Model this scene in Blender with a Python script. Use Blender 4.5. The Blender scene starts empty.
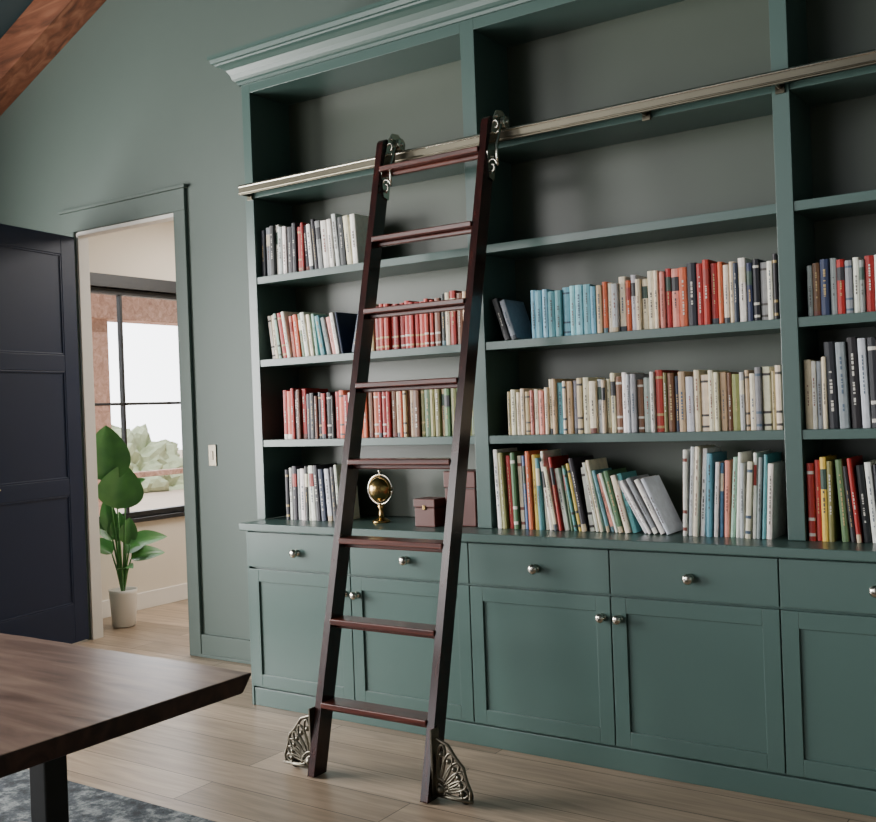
import bpy, bmesh, math, random
from mathutils import Vector, Matrix, noise
random.seed(7)
S=bpy.context.scene
COL=bpy.context.collection

# ---------------------------------------------------------------- utilities
def lin(c):
    return tuple(((v/255)/12.92 if v/255<=0.04045 else ((v/255+0.055)/1.055)**2.4) for v in c)
def hx(s):
    s=s.lstrip('#'); return lin(tuple(int(s[i:i+2],16) for i in (0,2,4)))

def newmat(name):
    m=bpy.data.materials.new(name); m.use_nodes=True
    nt=m.node_tree; b=nt.nodes['Principled BSDF']
    return m,nt,b
def N(nt,t,**kw):
    n=nt.nodes.new(t)
    for k,v in kw.items():
        if hasattr(n,k): setattr(n,k,v)
        else: n.inputs[k].default_value=v
    return n
def L(nt,a,b): nt.links.new(a,b)

def paint(name,col,rough=0.5,var=0.06,bump=0.02,metal=0,scale=6,spec=0.5):
    m,nt,b=newmat(name)
    tc=N(nt,'ShaderNodeTexCoord')
    nz=N(nt,'ShaderNodeTexNoise'); nz.inputs['Scale'].default_value=scale; nz.inputs['Detail'].default_value=4
    L(nt,tc.outputs['Object'],nz.inputs['Vector'])
    mx=N(nt,'ShaderNodeMix'); mx.data_type='RGBA'
    c=hx(col) if isinstance(col,str) else col
    mx.inputs['A'].default_value=(*[v*(1-var) for v in c],1)
    mx.inputs['B'].default_value=(*[min(1,v*(1+var)) for v in c],1)
    L(nt,nz.outputs['Fac'],mx.inputs['Factor'])
    L(nt,mx.outputs['Result'],b.inputs['Base Color'])
    b.inputs['Roughness'].default_value=rough
    b.inputs['Metallic'].default_value=metal
    b.inputs['Specular IOR Level'].default_value=spec
    if bump:
        n2=N(nt,'ShaderNodeTexNoise'); n2.inputs['Scale'].default_value=180
        L(nt,tc.outputs['Object'],n2.inputs['Vector'])
        bp=N(nt,'ShaderNodeBump'); bp.inputs['Strength'].default_value=bump; bp.inputs['Distance'].default_value=0.002
        L(nt,n2.outputs['Fac'],bp.inputs['Height']); L(nt,bp.outputs['Normal'],b.inputs['Normal'])
    return m

def wood(name,c1,c2,c3,rough=0.4,sc=(1,12,12),scale=2.2):
    m,nt,b=newmat(name)
    tc=N(nt,'ShaderNodeTexCoord'); mp=N(nt,'ShaderNodeMapping'); mp.inputs['Scale'].default_value=sc
    L(nt,tc.outputs['Object'],mp.inputs['Vector'])
    nz=N(nt,'ShaderNodeTexNoise'); nz.inputs['Scale'].default_value=scale; nz.inputs['Detail'].default_value=8; nz.inputs['Distortion'].default_value=1.2
    L(nt,mp.outputs[0],nz.inputs['Vector'])
    r=N(nt,'ShaderNodeValToRGB'); e=r.color_ramp.elements
    e[0].position=.3; e[0].color=(*hx(c1),1); e[1].position=.72; e[1].color=(*hx(c3),1)
    k=e.new(.5); k.color=(*hx(c2),1)
    L(nt,nz.outputs['Fac'],r.inputs[0]); L(nt,r.outputs[0],b.inputs['Base Color'])
    b.inputs['Roughness'].default_value=rough
    bp=N(nt,'ShaderNodeBump'); bp.inputs['Strength'].default_value=.08; bp.inputs['Distance'].default_value=.004
    L(nt,nz.outputs['Fac'],bp.inputs['Height']); L(nt,bp.outputs['Normal'],b.inputs['Normal'])
    return m

class MB:
    """mesh builder: accumulates geometry with material slots and a per-corner colour"""
    def __init__(s): s.v=[];s.f=[];s.m=[];s.c=[];s.sm=[];s.T=None
    def add(s,vs,fs,mi=0,col=(1,1,1),smooth=False):
        o=len(s.v)
        for p in vs:
            p=Vector(p)
            if s.T is not None: p=s.T@p
            s.v.append(p)
        for f in fs:
            s.f.append([i+o for i in f]); s.m.append(mi); s.c.append(col); s.sm.append(smooth)
    def box(s,x0,x1,y0,y1,z0,z1,mi=0,col=(1,1,1)):
        vs=[(x,y,z) for x in(x0,x1) for y in(y0,y1) for z in(z0,z1)]
        s.add(vs,[(0,1,3,2),(4,6,7,5),(0,4,5,1),(2,3,7,6),(0,2,6,4),(1,5,7,3)],mi,col)
    def prism(s,pts,axis,a,b,mi=0,col=(1,1,1),smooth=False):
        def mk(p,t):
            if axis=='x': return (t,p[0],p[1])
            if axis=='y': return (p[0],t,p[1])
            return (p[0],p[1],t)
        n=len(pts); vs=[mk(p,a) for p in pts]+[mk(p,b) for p in pts]
        s.add(vs,[tuple(range(n))[::-1],tuple(range(n,2*n))],mi,col)
        s.add(vs,[(i,(i+1)%n,n+(i+1)%n,n+i) for i in range(n)],mi,col,smooth)
    def lathe(s,prof,c,axis='z',n=24,mi=0,col=(1,1,1),smooth=True):
        vs=[]
        for r,h in prof:
            for i in range(n):
                a=2*math.pi*i/n; u,w=r*math.cos(a),r*math.sin(a)
                if axis=='z': vs.append((c[0]+u,c[1]+w,c[2]+h))
                elif axis=='y': vs.append((c[0]+u,c[1]+h,c[2]+w))
                else: vs.append((c[0]+h,c[1]+u,c[2]+w))
        fs=[]
        for j in range(len(prof)-1):
            for i in range(n):
                fs.append((j*n+i,j*n+(i+1)%n,(j+1)*n+(i+1)%n,(j+1)*n+i))
        fs.append(tuple(range(n))); fs.append(tuple(range((len(prof)-1)*n,len(prof)*n)))
        s.add(vs,fs,mi,col,smooth)
    def tube(s,pts,r,n=8,mi=0,col=(1,1,1)):
        pts=[Vector(p) for p in pts]; rs=r if isinstance(r,(list,tuple)) else [r]*len(pts)
        vs=[]; up=None
        for k,p in enumerate(pts):
            d=(pts[min(k+1,len(pts)-1)]-pts[max(k-1,0)]).normalized()
            if up is None:
                up=Vector((0,0,1)) if abs(d.z)<.9 else Vector((0,1,0))
            a=d.cross(up).normalized(); b=a.cross(d).normalized(); up=b
            for i in range(n):
                t=2*math.pi*i/n; vs.append(p+a*rs[k]*math.cos(t)+b*rs[k]*math.sin(t))
        fs=[]
        for k in range(len(pts)-1):
            for i in range(n): fs.append((k*n+i,k*n+(i+1)%n,(k+1)*n+(i+1)%n,(k+1)*n+i))
        fs.append(tuple(range(n))[::-1]); fs.append(tuple(range((len(pts)-1)*n,len(pts)*n)))
        s.add(vs,fs,mi,col,True)
    def sphere(s,c,r,nu=20,nv=12,mi=0,col=(1,1,1),sq=(1,1,1)):
        vs=[];fs=[]
        for j in range(nv+1):
            t=math.pi*j/nv
            for i in range(nu):
                a=2*math.pi*i/nu
                vs.append((c[0]+r*sq[0]*math.sin(t)*math.cos(a),c[1]+r*sq[1]*math.sin(t)*math.sin(a),c[2]+r*sq[2]*math.cos(t)))
        for j in range(nv):
            for i in range(nu): fs.append((j*nu+i,(j+1)*nu+i,(j+1)*nu+(i+1)%nu,j*nu+(i+1)%nu))
        s.add(vs,fs,mi,col,True)
    def build(s,name,mats,bevel=0,parent=None,loc=None,merge=False,seg=2):
        me=bpy.data.meshes.new(name)
        off=Vector(loc) if loc else Vector((0,0,0))
        me.from_pydata([tuple(p-off) for p in s.v],[],s.f); me.update()
        ca=me.color_attributes.new('Col','FLOAT_COLOR','CORNER')
        for p in me.polygons:
            p.material_index=s.m[p.index]; p.use_smooth=s.sm[p.index]
            c=s.c[p.index]
            for li in p.loop_indices: ca.data[li].color=(c[0],c[1],c[2],1)
        bm=bmesh.new(); bm.from_mesh(me)
        if merge: bmesh.ops.remove_doubles(bm,verts=bm.verts,dist=1e-5)
        bmesh.ops.recalc_face_normals(bm,faces=bm.faces); bm.to_mesh(me); bm.free()
        for m in mats: me.materials.append(m)
        ob=bpy.data.objects.new(name,me); COL.objects.link(ob)
        ob.location=off
        if bevel:
            md=ob.modifiers.new('bevel','BEVEL'); md.width=bevel; md.segments=seg; md.limit_method='ANGLE'; md.angle_limit=math.radians(40)
            md.harden_normals=False
        if parent: ob.parent=parent
        return ob
def empty(name,loc=(0,0,0)):
    e=bpy.data.objects.new(name,None); e.empty_display_size=.1; COL.objects.link(e); e.location=loc; return e
def child(ob,par):
    ob.parent=par; ob.matrix_parent_inverse=Matrix.Translation(par.location).inverted()

# ---------------------------------------------------------------- materials
M_wall=paint('wall_sage_paint','#4f5d57',.6,.03,.03)
M_cab=paint('cabinet_sage_lacquer','#455c57',.32,.03,.015)
M_back=paint('shelf_back_light_tint','#4a5349',.36,.04,.015)  # tint of the light on the back panels is put into this colour
M_navy=paint('door_navy_paint','#16233d',.5,.05,.01,spec=.3)
M_white=paint('white_trim','#dedad4',.5,.02,.01)
M_hall=paint('hall_wall_warm_white','#d8cfc1',.7,.03,.02)
M_black=paint('black_metal','#0f1114',.4,.1,.01)
M_blackframe=paint('black_window_frame','#14161a',.45,.1,.01)
M_chrome=paint('polished_nickel','#c9c4b8',.16,.03,0,metal=1)
M_brass=paint('rail_metal','#6f6a5c',.28,.08,0,metal=1)
M_gold=paint('aged_brass','#b89a62',.25,.08,0,metal=1)
M_pewter=paint('pewter_cast','#6f6a5e',.38,.15,.1,metal=1,scale=60)
M_maho=wood('mahogany','#1c0a0a','#2a0f0d','#3a1712',.22,(14,14,1.2),2.5)
M_tread=wood('mahogany_tread','#2e120e','#4a2018','#613024',.28,(1.2,14,14),2.5)
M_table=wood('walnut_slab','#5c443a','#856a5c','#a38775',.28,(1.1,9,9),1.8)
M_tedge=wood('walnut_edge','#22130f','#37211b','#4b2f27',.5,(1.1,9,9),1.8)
M_beam=wood('rafter_wood','#54301f','#7a4a33','#94644b',.6,(1,10,10),1.6)
M_porch=wood('porch_cedar','#96695a','#b58a78','#cba394',.7,(1,10,10),1.6)  # cedar paled so its colour carries the outdoor brightness
M_ceil=paint('ceiling_dark','#2f4044',.7,.04,.02)
M_pot=paint('white_ceramic','#e6e3dd',.35,.02,0)
M_soil=paint('soil','#2a1d15',.9,.3,.2,scale=60)
M_red=paint('box_red_leather','#57281f',.45,.15,.05)
M_green=paint('garden_foliage','#b2bf9c',.8,.3,0,scale=9)  # leaf green lightened, outdoor brightness put into the colour
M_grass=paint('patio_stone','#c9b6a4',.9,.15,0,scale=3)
def leafmat():
    m,nt,b=newmat('leaf_green')
    tc=N(nt,'ShaderNodeTexCoord'); nz=N(nt,'ShaderNodeTexNoise'); nz.inputs['Scale'].default_value=9
    L(nt,tc.outputs['Object'],nz.inputs['Vector'])
    r=N(nt,'ShaderNodeValToRGB'); r.color_ramp.elements[0].color=(*hx('#28592e'),1); r.color_ramp.elements[1].color=(*hx('#5c9a4e'),1)
    L(nt,nz.outputs['Fac'],r.inputs[0]); L(nt,r.outputs[0],b.inputs['Base Color'])
    b.inputs['Roughness'].default_value=.35
    return m
M_leaf=leafmat()
def bookmat():
    m,nt,b=newmat('book_covers')
    at=N(nt,'ShaderNodeAttribute'); at.attribute_name='Col'
    tc=N(nt,'ShaderNodeTexCoord'); nz=N(nt,'ShaderNodeTexNoise'); nz.inputs['Scale'].default_value=45; nz.inputs['Detail'].default_value=5
    L(nt,tc.outputs['Object'],nz.inputs['Vector'])
    mr=N(nt,'ShaderNodeMapRange'); mr.inputs['To Min'].default_value=.82; mr.inputs['To Max'].default_value=1.36
    L(nt,nz.outputs['Fac'],mr.inputs['Value'])
    vm=N(nt,'ShaderNodeVectorMath'); vm.operation='SCALE'
    L(nt,at.outputs['Color'],vm.inputs[0]); L(nt,mr.outputs[0],vm.inputs['Scale']); L(nt,vm.outputs[0],b.inputs['Base Color'])
    b.inputs['Roughness'].default_value=.5
    return m
M_book=bookmat()
def floormat():
    m,nt,b=newmat('oak_planks')
    tc=N(nt,'ShaderNodeTexCoord')
    br=N(nt,'ShaderNodeTexBrick'); br.offset=.37; br.inputs['Scale'].default_value=1
    br.inputs['Brick Width'].default_value=2.1; br.inputs['Row Height'].default_value=.19
    br.inputs['Mortar Size'].default_value=.0022; br.inputs['Mortar Smooth'].default_value=.2; br.inputs['Bias'].default_value=0
    br.inputs['Color1'].default_value=(*hx('#82705d'),1); br.inputs['Color2'].default_value=(*hx('#b09a84'),1); br.inputs['Mortar'].default_value=(*hx('#43362b'),1)
    L(nt,tc.outputs['Object'],br.inputs['Vector'])
    mp=N(nt,'ShaderNodeMapping'); mp.inputs['Scale'].default_value=(1.2,16,1)
    L(nt,tc.outputs['Object'],mp.inputs['Vector'])
    nz=N(nt,'ShaderNodeTexNoise'); nz.inputs['Scale'].default_value=2.5; nz.inputs['Detail'].default_value=8; nz.inputs['Distortion'].default_value=.8
    L(nt,mp.outputs[0],nz.inputs['Vector'])
    mr=N(nt,'ShaderNodeMapRange'); mr.inputs['From Min'].default_value=.3; mr.inputs['From Max'].default_value=.7; mr.inputs['To Min'].default_value=.7; mr.inputs['To Max'].default_value=1.18
    L(nt,nz.outputs['Fac'],mr.inputs['Value'])
    vm=N(nt,'ShaderNodeVectorMath'); vm.operation='SCALE'
    L(nt,br.outputs['Color'],vm.inputs[0]); L(nt,mr.outputs[0],vm.inputs['Scale']); L(nt,vm.outputs[0],b.inputs['Base Color'])
    b.inputs['Roughness'].default_value=.36
    return m
M_floor=floormat()
def rugmat():
    m,nt,b=newmat('rug_weave')
    tc=N(nt,'ShaderNodeTexCoord')
    n1=N(nt,'ShaderNodeTexNoise'); n1.inputs['Scale'].default_value=14; n1.inputs['Detail'].default_value=10; n1.inputs['Roughness'].default_value=.75
    L(nt,tc.outputs['Object'],n1.inputs['Vector'])
    r=N(nt,'ShaderNodeValToRGB'); e=r.color_ramp.elements
    e[0].position=.4; e[0].color=(*hx('#22272d'),1); e[1].position=.62; e[1].color=(*hx('#8d9190'),1)
    k=e.new(.5); k.color=(*hx('#444b50'),1)
    L(nt,n1.outputs['Fac'],r.inputs[0]); L(nt,r.outputs[0],b.inputs['Base Color'])
    b.inputs['Roughness'].default_value=.95
    n2=N(nt,'ShaderNodeTexNoise'); n2.inputs['Scale'].default_value=260
    L(nt,tc.outputs['Object'],n2.inputs['Vector'])
    bp=N(nt,'ShaderNodeBump'); bp.inputs['Strength'].default_value=.6; bp.inputs['Distance'].default_value=.01
    L(nt,n2.outputs['Fac'],bp.inputs['Height']); L(nt,bp.outputs['Normal'],b.inputs['Normal'])
    return m
M_rug=rugmat()
def glassmat():
    m,nt,b=newmat('window_glass')
    nt.nodes.remove(b)
    o=[n for n in nt.nodes if n.type=='OUTPUT_MATERIAL'][0]
    t=N(nt,'ShaderNodeBsdfTransparent'); g=N(nt,'ShaderNodeBsdfGlossy'); g.inputs['Roughness'].default_value=.02
    mx=N(nt,'ShaderNodeMixShader'); mx.inputs[0].default_value=.06
    L(nt,t.outputs[0],mx.inputs[1]); L(nt,g.outputs[0],mx.inputs[2]); L(nt,mx.outputs[0],o.inputs[0])
    return m
M_glass=glassmat()

# ---------------------------------------------------------------- room shell
WY=.44; WT=.06; XLW=-6.6
b=MB(); b.box(-6.9,3.2,-6.5,3.6,-.06,0); b.build('floor',[M_floor])
DX0,DX1,DZ=-5.42,-4.515,2.55
b=MB()
b.box(XLW-.3,DX0,WY,WY+WT,0,6); b.box(DX1,3.2,WY,WY+WT,0,6); b.box(DX0,DX1,WY,WY+WT,DZ,6)
b.build('wall_back',[M_wall])
b=MB()
wy0,wy1,wz0,wz1=-4.6,-1.0,.45,2.75
b.box(XLW-.15,XLW,-6.5,wy0,0,4); b.box(XLW-.15,XLW,wy1,WY,0,4)
b.box(XLW-.15,XLW,wy0,wy1,0,wz0); b.box(XLW-.15,XLW,wy0,wy1,wz1,4)
b.build('wall_left',[M_wall])
b=MB()
fx0,fx1=XLW-.11,XLW-.05
b.box(fx0,fx1,wy0,wy1,wz0,wz0+.06);b.box(fx0,fx1,wy0,wy1,wz1-.06,wz1)
for i in range(4):
    y=wy0+(wy1-wy0-.06)*i/3; b.box(fx0,fx1,y,y+.06,wz0,wz1)
b.box(fx0+.01,fx1-.01,wy0,wy1,1.9,1.93)
b.build('window_1',[M_blackframe],.003)
b=MB()
def cz(x): return 4.0+.43*(x+5.488)
rx=-1.0
b.add([(XLW-.3,-6.5,cz(XLW-.3)),(rx,-6.5,cz(rx)),(rx,.6,cz(rx)),(XLW-.3,.6,cz(XLW-.3)),
       (XLW-.3,-6.5,cz(XLW-.3)+.15),(rx,-6.5,cz(rx)+.15),(rx,.6,cz(rx)+.15),(XLW-.3,.6,cz(XLW-.3)+.15)],
      [(0,1,2,3),(4,7,6,5),(0,4,5,1),(1,5,6,2),(2,6,7,3),(3,7,4,0)])
b.add([(rx,-6.5,cz(rx)),(3.2,-6.5,cz(rx)-.43*4.2),(3.2,.6,cz(rx)-.43*4.2),(rx,.6,cz(rx)),
       (rx,-6.5,cz(rx)+.15),(3.2,-6.5,cz(rx)-.43*4.2+.15),(3.2,.6,cz(rx)-.43*4.2+.15),(rx,.6,cz(rx)+.15)],
      [(0,1,2,3),(4,7,6,5),(0,4,5,1),(1,5,6,2),(2,6,7,3),(3,7,4,0)])
b.build('ceiling',[M_ceil])
b=MB()
b.box(3.05,3.2,-6.5,WY,0,4.6); b.build('wall_right',[M_wall])
b=MB()
def rz(x): return 3.92+.43*(x+5.04)
b.prism([(-6.58,rz(-6.58)),(rx,rz(rx)),(rx,rz(rx)+.25),(-6.58,rz(-6.58)+.25)],'y',.25,.438)
b.build('rafter_beam',[M_beam],.012)
b=MB()
b.box(DX0-.115,DX0-.005,WY-.022,WY,0,DZ+.005); b.box(DX1+.005,DX1+.10,WY-.022,WY,0,DZ+.005)
b.box(DX0-.115,DX1+.10,WY-.022,WY,DZ+.005,DZ+.13)
b.box(DX0-.135,DX1+.115,WY-.034,WY,DZ+.13,DZ+.15)
b.build('trim_1',[M_wall],.003)
b=MB()
b.box(DX0-.004,DX0+.018,WY-.006,WY+WT+.012,0,DZ); b.box(DX1-.012,DX1+.004,WY-.006,WY+WT+.012,0,DZ); b.box(DX0+.018,DX1-.012,WY-.006,WY+WT+.012,DZ-.02,DZ+.004)
b.build('trim_2',[M_white],.002)
b=MB(); b.box(DX1+.101,-3.53,WY-.018,WY,0,.13); b.box(DX1+.101,-3.53,WY-.026,WY,.0,.02); b.build('baseboard_back',[M_wall],.003)
e=MB(); e.box(-4.31,-4.25,WY-.007,WY,1.09,1.21,0); e.box(-4.288,-4.272,WY-.011,WY-.006,1.125,1.175,0)
e.build('light_switch',[M_pewter],.002)

# hall beyond the door
HX=-5.93; H0=WY+WT
hy0,hy1,hz0,hz1=.62,1.86,.66,2.31
b=MB()
b.box(HX-.15,HX,H0,hy0,0,3); b.box(HX-.15,HX,hy1,3.4,0,3); b.box(HX-.15,HX,hy0,hy1,0,hz0); b.box(HX-.15,HX,hy0,hy1,hz1,3)
b.build('wall_hall_left',[M_hall])
b=MB(); b.box(HX-.15,-2.4,3.4,3.55,0,3); b.build('wall_hall_far',[M_hall])
b=MB(); b.box(-2.4,-2.25,H0,3.55,0,3); b.build('wall_hall_right',[M_hall])
b=MB(); b.box(HX,-2.4,H0,H0+.012,DZ+.02,2.95);b.box(DX1+.02,-2.4,H0,H0+.012,0,DZ+.02); b.build('wall_hall_front',[M_hall])
b=MB(); b.box(HX-.15,-2.25,H0,3.55,2.95,3.1); b.build('ceiling_hall',[M_hall])
b=MB(); b.box(HX,HX+.015,H0+.02,3.4,0,.12); b.build('baseboard_hall',[M_white],.003)
b=MB()
b.box(HX-.1,HX+.02,hy0-.02,hy1+.03,hz1,hz1+.09)
b.box(HX-.1,HX+.03,hy0-.02,hy1+.03,hz0-.03,hz0)
b.box(HX-.1,HX-.04,hy1-.04,hy1,hz0,hz1); b.box(HX-.1,HX-.04,hy0,hy0+.04,hz0,hz1)
b.box(HX-.1,HX-.04,hy0,hy1,hz0,hz0+.04); b.box(HX-.1,HX-.04,hy0,hy1,hz1-.04,hz1)
b.box(HX-.09,HX-.05,hy0,hy1,1.475,1.495)
b.box(HX-.09,HX-.05,1.2,1.22,hz0,hz1)
b.box(HX-.072,HX-.068,hy0+.04,hy1-.04,hz0+.04,hz1-.04,1)
b.build('window_2',[M_blackframe,M_glass],.002)
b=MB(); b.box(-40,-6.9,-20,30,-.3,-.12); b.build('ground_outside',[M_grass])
b=MB(); b.box(-8.9,-8.72,3.0,3.24,-.12,2.6); b.box(-8.95,-8.67,-3,8,2.42,2.72); b.box(-8.9,-8.72,.2,.38,-.12,2.5)
b.box(-8.86,-8.76,3.24,8,.75,.81); b.box(-8.86,-8.76,.38,3.0,.75,.81)
b.build('porch_frame',[M_porch],.01)
def shrub(name,c,r,h):
    bm=bmesh.new(); bmesh.ops.create_icosphere(bm,subdivisions=5,radius=1)
    for v in bm.verts:
        n=v.co.normalized(); k=1+.25*noise.noise(n*3+Vector(c))+.15*noise.noise(n*9+Vector(c))+.1*noise.noise(n*24+Vector(c))
        v.co=Vector((n.x*r*k,n.y*r*k,(n.z*h*k)))
    me=bpy.data.meshes.new(name); bm.to_mesh(me); bm.free(); me.materials.append(M_green)
    ob=bpy.data.objects.new(name,me); COL.objects.link(ob); ob.location=c
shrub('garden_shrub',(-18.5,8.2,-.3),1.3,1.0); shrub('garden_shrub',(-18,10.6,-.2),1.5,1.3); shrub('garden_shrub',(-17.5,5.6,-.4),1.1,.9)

# ---------------------------------------------------------------- navy door, swung open into the room
door=empty('door_1',(DX0+.012,WY-.03,0))
b=MB()
W,H,T=.86,2.52,.045
b.box(0,W,-T+.008,-.008,.012,H)
st=.115
def fr(x0,x1,z0,z1,mi=0): b.box(x0,x1,-T,0,z0,z1,mi)
fr(0,st,.012,H); fr(W-st,W,.012,H)
zs=[.012,.25,.92,1.02,1.68,1.78,2.40,H]
for i in range(0,8,2): fr(st,W-st,zs[i],zs[i+1])
for i in range(3):
    z0,z1=zs[2*i+1],zs[2*i+2]
    for yy in (-T+.002,-.008):
        b.box(st,st+.012,yy,yy+.006,z0,z1); b.box(W-st-.012,W-st,yy,yy+.006,z0,z1)
        b.box(st,W-st,yy,yy+.006,z0,z0+.012); b.box(st,W-st,yy,yy+.006,z1-.012,z1)
b.lathe([(.025,0),(.027,-.008),(.01,-.012),(.01,-.045)],(W-.06,-T,1.0),'y',16,1)
b.tube([(W-.06,-T-.045,1.0),(W-.17,-T-.047,1.0)],.009,8,1)
b.lathe([(.025,0),(.027,.008),(.01,.012),(.01,.045)],(W-.06,0,1.0),'y',16,1)
b.tube([(W-.06,.045,1.0),(W-.17,.047,1.0)],.009,8,1)
for hz in (.25,1.26,2.28): b.tube([(0,-.02,hz-.05),(0,-.02,hz+.05)],.008,8,1)
leaf=b.build('door_leaf',[M_navy,M_chrome],.003)
leaf.parent=door
ang=math.atan2(-.98,.17)
leaf.rotation_euler=(0,0,ang)

# ---------------------------------------------------------------- built-in bookcase
bc=empty('built_in_bookcase',(-2,0,0))
XL0=-3.525; XR=1.50
st_x=[(-3.525,-3.471),(-2.259,-2.192),(-.9895,-.9305),(.272,.335),(1.45,1.50)]
BK=.277
b=MB()
for i,(a,c) in enumerate(st_x):
    y1=WY-.002 if i in(0,len(st_x)-1) else BK
    b.box(a,c,0,y1,.862,2.99)
b.box(XL0+.01,XR-.01,BK,BK+.02,.862,2.99,1)
bays=[(st_x[i][1],st_x[i+1][0]) for i in range(4)]
for a,c in bays:
    for zt in (1.2453,1.6332,2.0337,2.452):
        b.box(a,c,.004,BK,zt-.034,zt)
    b.box(a,c,0,BK,2.927,2.99)
b.box(XL0,XR,.0,WY-.002,2.99,3.01)
carc=b.build('upper_carcass',[M_cab,M_back],.0015)
child(carc,bc)
b=MB()
prof=[(.004,2.972),(.012,2.972),(.014,2.985),(.022,2.99),(.03,3.0),(.036,3.02),(.05,3.042),(.07,3.056),(.086,3.062),(.088,3.07),(.1,3.072),(.104,3.09),(.112,3.094),(.112,3.108),(.004,3.108)]
vs=[];n=len(prof)
for o_,z in prof: vs.append((XL0-o_,WY-.002,z))
for o_,z in prof: vs.append((XL0-o_,-o_,z))
for o_,z in prof: vs.append((XR,-o_,z))
fs=[]
for s_ in range(2):
    for i in range(n): fs.append((s_*n+i,s_*n+(i+1)%n,(s_+1)*n+(i+1)%n,(s_+1)*n+i))
fs.append(tuple(range(n))); fs.append(tuple(range(2*n,3*n)))
b.add(vs,fs)
b.box(XL0-.004,XR,-.004,WY-.002,3.0,3.104)
child(b.build('crown_moulding',[M_cab]),bc)
P=.1406
b=MB()
b.box(-3.487,XR+.02,-P-.025,WY-.002,.826,.860)
child(b.build('countertop',[M_cab],.004),bc)
b=MB()
b.box(-3.465,XR,-P+.02,WY-.002,0,.826)
b.box(-3.465,XR,-P+.004,-P+.03,0,.083)
b.box(-3.465,-3.45,-P,-P+.02,.0,.826)
base=b.build('base_carcass',[M_cab],.002); child(base,bc)
seams=[-3.4543,-2.84,-2.2228,-1.6045,-.9867,-.3685,.2500,.868,1.486]
b=MB()
g=.0025
for i in range(len(seams)-1):
    a,c=seams[i]+g,seams[i+1]-g
    z0,z1=.655,.818
    b.box(a,c,-P,-P+.02,z0,z1)
    z0,z1=.092,.645; w=.058
    b.box(a,c,-P+.009,-P+.02,z0,z1)
    b.box(a,a+w,-P,-P+.012,z0,z1); b.box(c-w,c,-P,-P+.012,z0,z1)
    b.box(a+w,c-w,-P,-P+.012,z0,z0+w); b.box(a+w,c-w,-P,-P+.012,z1-w,z1)
fr_=b.build('drawer_and_door_fronts',[M_cab],.0015); child(fr_,bc)
b=MB()
kp=[(.016,0),(.017,-.003),(.008,-.006),(.007,-.012),(.012,-.016),(.019,-.022),(.020,-.029),(.016,-.035),(.008,-.038),(.001,-.039)]
for i in range(len(seams)-1):
    b.lathe(kp,((seams[i]+seams[i+1])/2,-P,.733),'y',18)
    kx=seams[i+1]-.034 if i%2==0 else seams[i]+.034
    b.lathe([(r*.9,h) for r,h in kp],(kx,-P,.567),'y',18)
child(b.build('knobs',[M_chrome]),bc)
RZ=2.445; RY=-.062
b=MB()
b.prism([(RY-.006,RZ-.02),(RY+.006,RZ-.02),(RY+.006,RZ+.014),(RY+.009,RZ+.02),(RY-.009,RZ+.02),(RY-.006,RZ+.014)],'x',-3.50,XR)
b.tube([(-3.50,RY,RZ+.02),(XR,RY,RZ+.02)],.0085,10,1)
b.tube([(-3.50,RY-.006,RZ-.012),(XR,RY-.006,RZ-.012)],.004,8,0)
for x in (-3.49,-2.225,-1.45,-.96,-.2,.30):
    b.box(x-.016,x+.016,-.008,.0035,RZ-.036,RZ+.0); b.tube([(x,0,RZ-.014),(x,RY,RZ-.012)],.008,8)
child(b.build('ladder_rail',[M_brass,M_chrome],.001),bc)

# ---------------------------------------------------------------- rolling ladder
lad=empty('rolling_ladder',(-2.31,-.71,0))
sl=.2332
def ly(z): return -.71+sl*z
th=math.atan(sl); D=.036
LXs=(-2.572,-2.055)
b=MB()
for cx in LXs:
    n_=Vector((math.cos(th),-math.sin(th))); u=Vector((math.sin(th),math.cos(th)))
    p0=Vector((ly(0),0)); Ltot=2.475/math.cos(th)
    top=p0+u*Ltot
    o2=[]
    a0=p0-n_*D; a1=p0+n_*D
    a0=a0+u*((-a0.y+.003)/u.y); a1=a1+u*((-a1.y+.003)/u.y)
    o2.append(tuple(a0)); o2.append(tuple(a1))
    for k in range(9):
        t=math.pi*k/8
        q=top+n_*D*math.cos(t)+u*D*math.sin(t); o2.append(tuple(q))
    b.prism(o2,'x',cx-.0155,cx+.0155)
child(b.build('stiles',[M_maho],.005),lad)
b=MB()
for i in range(8):
    z=.272+.302*i; y=ly(z)
    b.box(LXs[0]+.0155,LXs[1]-.0155,y-.047,y+.043,z-.022,z)
    b.box(LXs[0]+.0155,LXs[1]-.0155,y-.010,y+.010,z-.040,z-.022)
child(b.build('treads',[M_tread],.004),lad)
b=MB()
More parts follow.
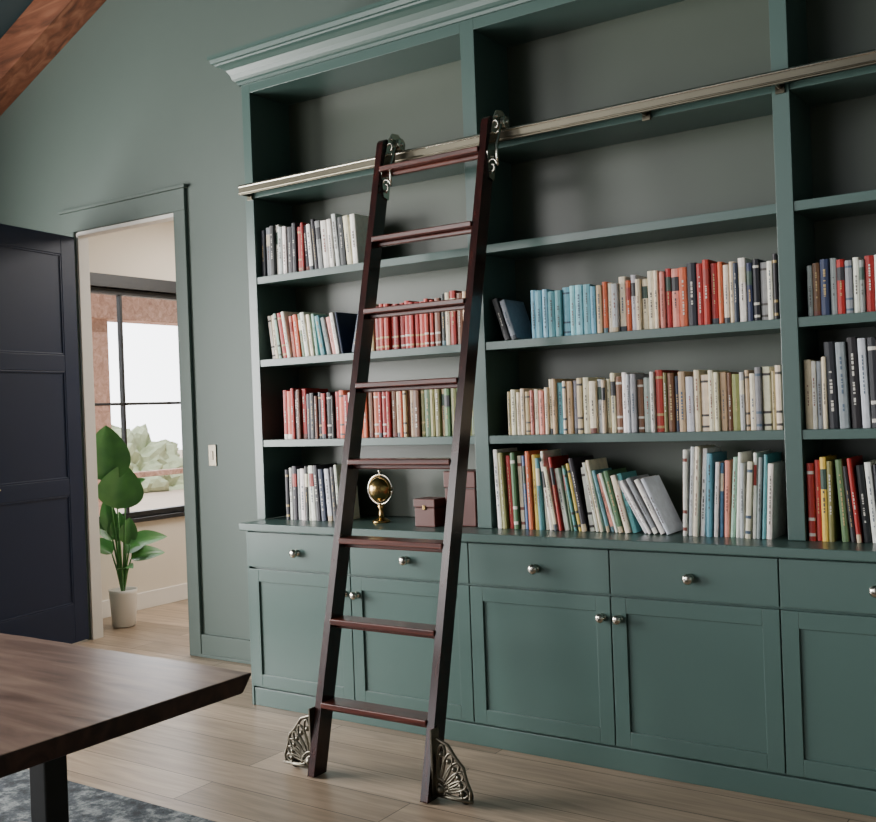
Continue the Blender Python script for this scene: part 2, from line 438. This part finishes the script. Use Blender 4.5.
for cx in LXs:
    xo=cx+.0155
    ys=ly(2.36)
    pl=[(ys-.02,2.26),(ys+.015,2.25),(ys+.03,2.33),(-.095,2.40),(-.085,2.46),(-.04,2.48),(-.03,2.52),(-.06,2.545),(-.105,2.54),(-.135,2.50),(ys-.03,2.36)]
    b.prism(pl,'x',xo+.001,xo+.006)
    yy,zz,r=-.062,2.498,.026
    b.lathe([(r*.6,-.0),(r,.001),(r,.004),(r*.86,.008),(r,.012),(r,.016),(r*.6,.017)],(xo+.008,yy,zz),'x',24)
    b.lathe([(.010,-.004),(.010,.024),(.006,.028)],(xo+.006,yy,zz),'x',12)
    for (yy,zz) in ((ys-.002,2.285),(ys+.006,2.345),(-.11,2.515)):
        b.sphere((xo+.008,yy,zz),.008,10,6)
    for (z0_,s_) in ((2.30,1),(2.47,-1)):
        sc=[]
        for k in range(22):
            t=k/21*2.6*math.pi; r=.034*(1-k/28)
            sc.append((xo+.018+r*math.cos(t)*.75,ly(z0_)-.004,z0_+s_*r*math.sin(t)))
        b.tube(sc,.005,6)
    b.tube([(xo+.0435,ly(2.30)-.004,2.30),(xo+.034,ly(2.385)-.012,2.385),(xo+.0435,ly(2.47)-.004,2.47)],.0055,6)
child(b.build('hook_hardware',[M_chrome]),lad)
b=MB()
for cx,sgn in ((LXs[0],-1),(LXs[1],1)):
    x0=cx+sgn*.017; y=ly(.1)-.012
    def PT(dx,z,dy=0): return (x0+sgn*dx,y+dy,z)
    b.box(min(x0,x0+sgn*.007),max(x0,x0+sgn*.007),y-.02,y+.025,.02,.25)
    c0=(.014,.03)
    def rad(a): return .138+.06*(a/90)**2
    rim=[]
    for k in range(61):
        a=90*k/60; r=rad(a)*(1-.05*abs(math.cos(math.radians(a*6)))); ar=math.radians(a)
        rim.append(PT(c0[0]+r*math.cos(ar),c0[1]+r*math.sin(ar)-.012*(1-a/90)))
    b.tube(rim,.0065,6)
    for k in range(6):
        a=7.5+15*k; ar=math.radians(a); R_=rad(a)*.93
        lp=[]
        for q in range(17):
            t=2*math.pi*q/16
            u_=R_*(.62-.36*math.cos(t)); v_=.0155*math.sin(t)*(.6+.7*u_/R_)
            lp.append(PT(c0[0]+u_*math.cos(ar)-v_*math.sin(ar),c0[1]+u_*math.sin(ar)+v_*math.cos(ar)))
        b.tube(lp,.0052,6)
        b.sphere(PT(c0[0]+R_*.78*math.cos(ar),c0[1]+R_*.78*math.sin(ar)),.0095,10,6)
    for R_ in (.032,.05):
        b.tube([PT(c0[0]+R_*math.cos(math.radians(q*9)),c0[1]+R_*math.sin(math.radians(q*9))) for q in range(11)],.0055,6)
    b.sphere(PT(c0[0]+.012,c0[1]+.012),.016,14,8)
    b.tube([PT(0,.022),PT(.08,.02),PT(.155,.022)],.0075,8)
    b.lathe([(.018,-.009),(.026,-.008),(.026,.008),(.018,.009)],PT(.115,.0275,.022),'y',24,1)
    b.tube([PT(.115,.0275,-.006),PT(.115,.0275,.036)],.006,8)
child(b.build('foot_brackets',[M_pewter,M_black]),lad)

# ---------------------------------------------------------------- books
def book(B,x,w,h,d,y,z,col,lean=0,style=None):
    t=math.radians(abs(lean))
    M=Matrix.Translation((x,y,z))
    if lean<0: M=M@Matrix.Rotation(-t,4,'Y')
    elif lean>0: M=Matrix.Translation((x+w*math.cos(t),y,z))@Matrix.Rotation(t,4,'Y')@Matrix.Translation((-w,0,0))
    B.T=M
    c=lin(col)
    lum=sum(col)/3
    if style is None: style=random.choice(['plain','plain','bands','label','title','title','two'])
    gold=lin((175,150,100)); ink=lin((70,64,62)); wht=lin((205,200,190))
    acc=random.choice([gold,wht]) if lum<125 else random.choice([ink,ink,lin((130,70,60)),lin((70,88,108))])
    zb=[0,.06,.10,.26,.30,.62,.70,.86,.90,1.0]
    cols=[c]*9
    if style=='bands': cols=[c,acc,c,acc,c,c,c,acc,c]
    elif style=='label':
        lc=lin(random.choice([(150,55,48),(45,45,50),(225,215,190),(60,80,70)])); cols=[c,c,c,c,c,lc,lc,c,c]
    elif style=='two':
        c2=lin(random.choice([(230,225,215),(60,66,74),(190,170,140),(110,60,50),(90,120,130)])); cols=[c2,c2,c,c,c,c,c,c,c]
    xs=[0,.12,.5,.88,1]; ys=[.0015,-.0015,-.003,-.0015,.0015]
    vs=[]
    for k in zb:
        for a,yy in zip(xs,ys): vs.append((a*w,yy,k*h))
    for j in range(9):
        B.add([vs[q] for q in range(j*5,j*5+10)],[(0,1,6,5),(1,2,7,6),(2,3,8,7),(3,4,9,8)],0,cols[j])
    bt=min(.0022,w*.12)
    B.box(0,bt,.0015,d,0,h,0,c); B.box(w-bt,w,.0015,d,0,h,0,c)
    B.box(bt,w-bt,.001,d-.004,.003,h-.004,0,lin((222,208,182)))
    B.box(bt,w-bt,.0008,.003,0,h,0,c)
    if style in('title','two','label','plain') and w>.013:
        k=.34 if style!='title' else .2
        top=.6 if style=='label' else random.choice([.66,.82])
        ww=w*random.uniform(.06,.13)
        while k<top:
            L_=random.uniform(.012,.05)
            if random.random()<.8:
                B.add([(w/2-ww,-.0037,k*h),(w/2+ww,-.0037,k*h),(w/2+ww,-.0037,(k+L_)*h),(w/2-ww,-.0037,(k+L_)*h)],[(0,1,2,3)],0,acc)
            k+=L_+random.uniform(.008,.02)
    B.T=None
def jit(c,a=14): 
    k=random.randint(-a,a); return tuple(max(8,min(245,v+k+random.randint(-5,5))) for v in c)
def row(z,segs,y=.03,yj=.018):
    B=MB()
    for s in segs:
        x=s['x0']; lean=s.get('lean',0); i=0; pal=s['pal']
        while x<s['x1']-.008:
            tw=s.get('t',(.016,.034)); w=random.uniform(*tw)
            h=s['h']*random.uniform(1-s.get('hv',.08),1+s.get('hv',.08))
            if x+w>s['x1']: w=max(.01,s['x1']-x)
            d=min(random.uniform(.14,.19),BK-y-.03)
            col=pal[i%len(pal)] if s.get('seq') else random.choice(pal)
            ln=lean+random.uniform(-s.get('lv',0),s.get('lv',0)) if lean else 0
            book(B,x,w,h,d,y+random.uniform(0,yj),z+.0005,jit(col,s.get('j',12)),ln,s.get('style'))
            x+=w/math.cos(math.radians(ln))+(.0012 if not ln else .0045); i+=1
    return B.build('book_row',[M_book])
WH=(236,232,222);CR=(228,214,186);TAN=(194,170,134);BR=(112,72,50);RD=(160,34,28);OR=(196,88,52);DK=(24,26,34);NV=(32,44,70);GY=(138,142,146);LG=(196,200,200)
TEALB=(92,150,160);LB=(138,192,210);BL=(70,104,146);GR=(78,108,72);OL=(122,122,72);PK=(216,136,124);YL=(220,188,84);MN=(155,195,175)
row(2.0337,[dict(x0=-3.462,x1=-3.24,h=.235,pal=[DK,GY,DK,WH,LG,WH,DK,DK],seq=1,t=(.022,.034),hv=.05),
            dict(x0=-3.235,x1=-3.19,h=.225,pal=[RD],t=(.022,.03),hv=.04),
            dict(x0=-3.185,x1=-2.86,h=.235,pal=[DK,WH,DK,GY,WH,WH,LG,DK,CR,WH],seq=1,t=(.02,.036),lean=-4,lv=1)])
row(1.6332,[dict(x0=-3.42,x1=-3.13,h=.215,pal=[WH,CR,MN,RD,WH,PK,OR,GR],seq=1,t=(.018,.03),lean=-7,lv=2),
            dict(x0=-3.11,x1=-2.98,h=.19,pal=[TEALB,GY,PK,WH,NV],seq=1,t=(.018,.03),lean=-10,lv=2),
            dict(x0=-2.93,x1=-2.87,h=.2,pal=[NV,BR],t=(.02,.03),lean=14),
            dict(x0=-2.85,x1=-2.80,h=.2,pal=[OL,TAN],t=(.02,.03)),
            dict(x0=-2.79,x1=-2.47,h=.205,pal=[RD,(140,30,28),(168,48,36)],t=(.022,.032),hv=.03,style='bands'),
            dict(x0=-2.465,x1=-2.275,h=.22,pal=[BR,DK,CR,RD,BR,TAN,DK],seq=1,t=(.02,.03))])
row(1.2453,[dict(x0=-3.37,x1=-3.22,h=.235,pal=[RD,OR,RD,DK,BR],seq=1,t=(.018,.03),hv=.05),
            dict(x0=-3.217,x1=-3.05,h=.215,pal=[DK,DK,BR,DK,RD],seq=1,t=(.018,.03)),
            dict(x0=-3.045,x1=-2.93,h=.21,pal=[RD,OR,WH,RD],t=(.018,.03)),
            dict(x0=-2.92,x1=-2.62,h=.21,pal=[TAN,BR,OR,TAN,RD,BR],t=(.018,.03),hv=.05),
            dict(x0=-2.617,x1=-2.275,h=.21,pal=[BR,OL,DK,GR,OL,TAN,GR],t=(.02,.032),hv=.05)])
row(.860,[dict(x0=-3.36,x1=-3.20,h=.245,pal=[DK,WH,DK,GY,WH],seq=1,t=(.018,.03),hv=.05),
          dict(x0=-3.197,x1=-3.02,h=.25,pal=[WH,DK,NV,LG,DK],seq=1,t=(.016,.03),hv=.06,lean=-3,lv=1)],y=.02)
row(1.6332,[dict(x0=-2.120,x1=-2.055,h=.17,pal=[DK,GY],seq=1,t=(.02,.028),lean=-18),
            dict(x0=-1.995,x1=-1.70,h=.19,pal=[LB,(112,168,190),TEALB,(140,186,200)],t=(.02,.034),hv=.04,j=8),
            dict(x0=-1.698,x1=-1.44,h=.205,pal=[CR,TAN,PK,CR,LG,OR,TAN],t=(.016,.032),hv=.09),
            dict(x0=-1.438,x1=-1.20,h=.225,pal=[RD,OR,PK,BR,OR,TAN,RD,DK],t=(.018,.034),hv=.06),
            dict(x0=-1.198,x1=-1.00,h=.22,pal=[DK,CR,GY,CR,NV,TAN,WH],t=(.014,.028),hv=.06)])
row(1.2453,[dict(x0=-2.115,x1=-1.93,h=.18,pal=[CR,WH,TAN,PK,CR],t=(.012,.024),hv=.05),
            dict(x0=-1.928,x1=-1.66,h=.21,pal=[CR,TAN,LG,TEALB,CR,GY,TAN],t=(.014,.03),hv=.06),
            dict(x0=-1.658,x1=-1.475,h=.215,pal=[WH,BR,LG,OL,CR,GY],t=(.014,.03),hv=.08),
            dict(x0=-1.472,x1=-1.442,h=.235,pal=[RD],t=(.028,.03),hv=.01),
            dict(x0=-1.44,x1=-1.00,h=.215,pal=[CR,TAN,CR,GY,WH,OL,TAN,BR,CR,LG,TAN,NV],t=(.014,.032),hv=.06)])
row(.860,[dict(x0=-2.170,x1=-1.94,h=.30,pal=[WH,OL,RD,GR,CR,BL,OR,YL,TEALB],seq=1,t=(.012,.022),hv=.09,lean=-2,lv=.5),
          dict(x0=-1.93,x1=-1.70,h=.27,pal=[WH,CR,RD,WH,GR,TEALB,YL,DK,WH],seq=1,t=(.012,.024),hv=.1,lean=-9,lv=2),
          dict(x0=-1.685,x1=-1.55,h=.235,pal=[TEALB,PK,WH,GR,CR],seq=1,t=(.012,.022),hv=.06,lean=-14,lv=2),
          dict(x0=-1.53,x1=-1.42,h=.225,pal=[LG,WH,GY,WH],seq=1,t=(.012,.022),hv=.05,lean=-27,lv=2),
          dict(x0=-1.375,x1=-1.295,h=.33,pal=[WH,LG,CR,WH],seq=1,t=(.014,.026),hv=.04,lean=3,lv=1),
          dict(x0=-1.285,x1=-1.035,h=.29,pal=[TEALB,WH,BL,PK,MN,WH,LG,CR,WH,GY],seq=1,t=(.012,.022),hv=.08,lean=3,lv=1)],y=.01)
row(1.6332,[dict(x0=-.905,x1=-.45,h=.185,pal=[GY,BL,LG,RD,GY,WH,NV,BR],t=(.016,.03),hv=.05),
            dict(x0=-.447,x1=.2,h=.2,pal=[CR,TAN,BR,RD,GY],t=(.016,.03),hv=.07)])
row(1.2453,[dict(x0=-.925,x1=-.85,h=.24,pal=[CR,WH,GY],seq=1,t=(.014,.026),hv=.04),
            dict(x0=-.848,x1=-.55,h=.30,pal=[DK,GY,DK,LG,DK,WH,CR],seq=1,t=(.02,.034),hv=.04,lean=-1.5,lv=.3),
            dict(x0=-.54,x1=.18,h=.25,pal=[CR,WH,GY,TAN],t=(.016,.03),hv=.07)])
row(.860,[dict(x0=-.925,x1=-.83,h=.275,pal=[RD,RD,YL,OL],seq=1,t=(.018,.026),hv=.05),
          dict(x0=-.815,x1=-.60,h=.27,pal=[GR,DK,RD,DK,WH,DK,CR,GY],seq=1,t=(.014,.026),hv=.06,lean=-4,lv=1),
          dict(x0=-.58,x1=.2,h=.26,pal=[WH,DK,CR,TEALB,RD,GY],t=(.014,.03),hv=.08)],y=.01)

# ---------------------------------------------------------------- decor on the counter
b=MB()
c=(-2.81,.06,.8602)
b.lathe([(.04,0),(.042,.006),(.03,.014),(.012,.022),(.009,.06),(.016,.075),(.008,.085)],c,'z',24,0)
ring=[(c[0]+.067*math.cos(t),c[1],c[2]+.15+.067*math.sin(t)) for t in [2*math.pi*k/32 for k in range(33)]]
b.tube(ring,.005,8,1)
b.sphere((c[0],c[1],c[2]+.15),.056,28,18,0)
b.tube([(c[0],c[1],c[2]+.205),(c[0],c[1],c[2]+.228)],.005,8,1)
b.sphere((c[0],c[1],c[2]+.232),.009,12,8,1)
b.build('tabletop_globe',[M_gold,M_chrome])
def chest(name,x0,x1,y0,y1,h):
    b=MB(); z=.8603
    b.box(x0,x1,y0,y1,z,z+h*.68,0); b.box(x0-.003,x1+.003,y0-.003,y1+.003,z+h*.7,z+h,0)
    b.box(x0+.002,x1-.002,y0+.002,y1-.002,z+h*.66,z+h*.72,1)
    m=(x0+x1)/2; b.box(m-.009,m+.009,y0-.006,y0+.002,z+h*.6,z+h*.78,2)
    b.build(name,[M_red,M_tedge,M_gold],.004)
chest('keepsake_box',-2.56,-2.455,-.03,.07,.12)
chest('keepsake_box',-2.44,-2.285,.03,.16,.235)

# ---------------------------------------------------------------- table
tb=empty('live_edge_table',(-2.9,-2.4,0))
bm=bmesh.new()
TX0,TX1,TY0,TY1=-4.1,-1.75,-2.95,-1.845
nx,ny=48,16
top=[];bot=[]
def edge_off(x,s): return .016*noise.noise(Vector((x*2.1,s*7,0)))+.007*noise.noise(Vector((x*7,s*3,1)))
for i in range(nx+1):
    rt=[];rb=[]
    x=TX0+(TX1-TX0)*i/nx
    ya=TY0+edge_off(x,1); yb=TY1+edge_off(x,2)
    for j in range(ny+1):
        y=ya+(yb-ya)*j/ny
        rt.append(bm.verts.new((x,y,.75)))
        ins=.022 if j==ny else (-.022 if j==0 else 0)
        rb.append(bm.verts.new((x-(.012 if i==nx else 0),y-ins,.703)))
    top.append(rt);bot.append(rb)
for i in range(nx):
    for j in range(ny):
        bm.faces.new((top[i][j],top[i+1][j],top[i+1][j+1],top[i][j+1]))
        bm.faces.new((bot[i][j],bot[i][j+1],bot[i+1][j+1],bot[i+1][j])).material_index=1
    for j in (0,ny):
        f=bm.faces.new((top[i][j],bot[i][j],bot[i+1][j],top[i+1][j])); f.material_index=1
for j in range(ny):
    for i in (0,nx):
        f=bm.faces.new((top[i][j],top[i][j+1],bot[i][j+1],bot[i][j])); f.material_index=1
bmesh.ops.recalc_face_normals(bm,faces=bm.faces)
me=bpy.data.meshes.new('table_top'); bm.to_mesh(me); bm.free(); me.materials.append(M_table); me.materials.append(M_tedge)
ob=bpy.data.objects.new('table_top',me); COL.objects.link(ob)
md=ob.modifiers.new('b','BEVEL'); md.width=.006; md.segments=3; md.limit_method='ANGLE'
child(ob,tb)
b=MB()
for x in (-2.13,-3.75):
    w=.031
    b.box(x-w,x+w,-2.181,-2.119,.03,.70); b.box(x-w,x+w,-2.69,-2.628,.03,.70)
    b.box(x-w,x+w,-2.75,-2.06,.011,.035); b.box(x-w,x+w,-2.628,-2.181,.66,.70)
b.build('table_legs',[M_black],.004); child(bpy.data.objects['table_legs'],tb)
b=MB(); b.box(-5.3,-1.3,-4.3,-1.225,.0005,.011); b.build('area_rug',[M_rug],.004)

# ---------------------------------------------------------------- potted plant in hall
pl=empty('potted_rubber_plant',(-5.56,.80,0))
b=MB(); c=(-5.56,.80,.001)
b.lathe([(.066,0),(.076,.01),(.09,.22),(.094,.245),(.086,.245),(.082,.225)],c,'z',32,0)
b.lathe([(.001,.21),(.08,.21)],c,'z',24,1)
child(b.build('pot',[M_pot,M_soil]),pl)
b=MB()
def leaf3(base,d,length,width,curl,up=Vector((0,0,1))):
    d=Vector(d).normalized(); side=d.cross(up)
    if side.length<.05: side=Vector((1,0,0))
    side.normalize(); nrm=side.cross(d).normalized()
    nu,nv=12,6; vs=[];fs=[]
    for i in range(nu+1):
        t=i/nu; ww=width*(math.sin(math.pi*min(1,t**.8))**.75)*(1-.15*t)
        cpos=Vector(base)+d*length*t-nrm*curl*length*t*t
        for j in range(nv+1):
            s_=(j/nv-.5); fold=abs(s_)*ww*.35
            vs.append(cpos+side*ww*s_+nrm*fold)
    for i in range(nu):
        for j in range(nv): fs.append((i*(nv+1)+j,i*(nv+1)+j+1,(i+1)*(nv+1)+j+1,(i+1)*(nv+1)+j))
    b.add(vs,fs,0,smooth=True)
base=Vector((-5.56,.80,.2))
specs=[
 ((-.05,-.05,.76),(-.02,.02,1),.38,.32,.05,(.8,-.6,0)),
 ((.0,-.02,.58),(.15,.10,.95),.30,.32,.12,(.8,-.6,0)),
 ((.03,.03,.72),(.5,.6,.35),.14,.07,.1,(.6,-.5,.6)),
 ((-.06,-.03,.42),(-.15,-.05,1),.24,.12,.1,(.8,-.6,0)),
 ((-.03,.0,.36),(.0,.1,1),.20,.13,.1,(.8,-.6,0)),
 ((.02,.03,.34),(.1,.1,1),.18,.13,.1,(.8,-.6,0)),
 ((.05,.03,.34),(.5,.55,.25),.24,.15,.25,(.5,-.4,.8)),
 ((.03,.05,.24),(.45,.6,.25),.22,.15,.3,(.5,-.4,.8)),
 ((.0,.03,.28),(.2,.6,.5),.20,.14,.3,(.5,-.4,.8)),
 ((-.06,-.03,.28),(-.5,-.3,.5),.20,.14,.3,(.4,-.4,.8)),
 ((-.03,-.02,.38),(-.3,-.4,.6),.18,.13,.3,(.5,-.5,.7)),
 ((.05,-.04,.18),(.6,-.2,.3),.16,.11,.3,(.3,-.3,1)),
]
for off,d,ln,wd,cu,up in specs:
    e=base+Vector(off)
    leaf3(e,d,ln,wd,cu,Vector(up))
    s0=Vector((-5.56,.80,.2))
    b.tube([s0,s0.lerp(e,.5)+Vector((0,0,.03)),e],[.008,.007,.005],6,1)
lf=b.build('leaves',[M_leaf,M_leaf]); child(lf,pl)

# ---------------------------------------------------------------- lights
def area(name,loc,rot,sx,sy,e,col=(1,1,1)):
    l=bpy.data.lights.new(name,'AREA'); l.shape='RECTANGLE'; l.size=sx; l.size_y=sy; l.energy=e; l.color=col
    o=bpy.data.objects.new(name,l); COL.objects.link(o); o.location=loc; o.rotation_euler=rot; return o
area('window_daylight',(XLW-.2,(wy0+wy1)/2,1.65),(0,math.radians(-90),0),2.2,3.5,640,(1,.98,.95))
fill=area('left_rear_fill',(-5.6,-6.3,3.0),(0,0,0),2.2,1.6,90,(1,.97,.93))  # added fill lamp, unseen, high behind the camera to the left
fill.rotation_euler=(Vector((-1.8,.2,1.6))-fill.location).to_track_quat('-Z','Y').to_euler()
area('hall_fill',(-4.6,2.0,2.9),(0,0,0),1.2,1.2,85,(1,.95,.88))  # added lamp out of view, brightens the hall walls
sl_=bpy.data.lights.new('sun','SUN'); sl_.energy=5; sl_.angle=.02; so=bpy.data.objects.new('sun',sl_); COL.objects.link(so)
so.rotation_euler=Vector((-.35,.35,-1)).to_track_quat('-Z','Y').to_euler()
w=bpy.data.worlds.new('World'); S.world=w; w.use_nodes=True; nt=w.node_tree
bg=nt.nodes['Background']
tc=N(nt,'ShaderNodeTexCoord'); sp=N(nt,'ShaderNodeSeparateXYZ'); L(nt,tc.outputs['Generated'],sp.inputs[0])
mr=N(nt,'ShaderNodeMapRange'); mr.inputs['From Min'].default_value=-.15; mr.inputs['From Max'].default_value=-.85; mr.inputs['To Min'].default_value=.12; mr.inputs['To Max'].default_value=8
L(nt,sp.outputs['X'],mr.inputs['Value']); L(nt,mr.outputs[0],bg.inputs['Strength'])
bg.inputs['Color'].default_value=(.95,.97,1,1)

# ---------------------------------------------------------------- camera
yaw,pitch,roll=-.595,-.0018,-.0373
F=Vector((math.sin(yaw)*math.cos(pitch),math.cos(yaw)*math.cos(pitch),math.sin(pitch)))
R0=Vector((math.cos(yaw),-math.sin(yaw),0)); U0=R0.cross(F)
R=R0*math.cos(roll)+U0*math.sin(roll); U=-R0*math.sin(roll)+U0*math.cos(roll)
cd=bpy.data.cameras.new('Camera'); cam=bpy.data.objects.new('Camera',cd); COL.objects.link(cam)
m=Matrix((R,U,-F)).transposed().to_4x4(); m.translation=Vector((0,-3.6033,1.363))
cam.matrix_world=m
cd.sensor_width=36; cd.lens=36*1017.87/876; cd.clip_start=.05; cd.clip_end=200
S.camera=cam
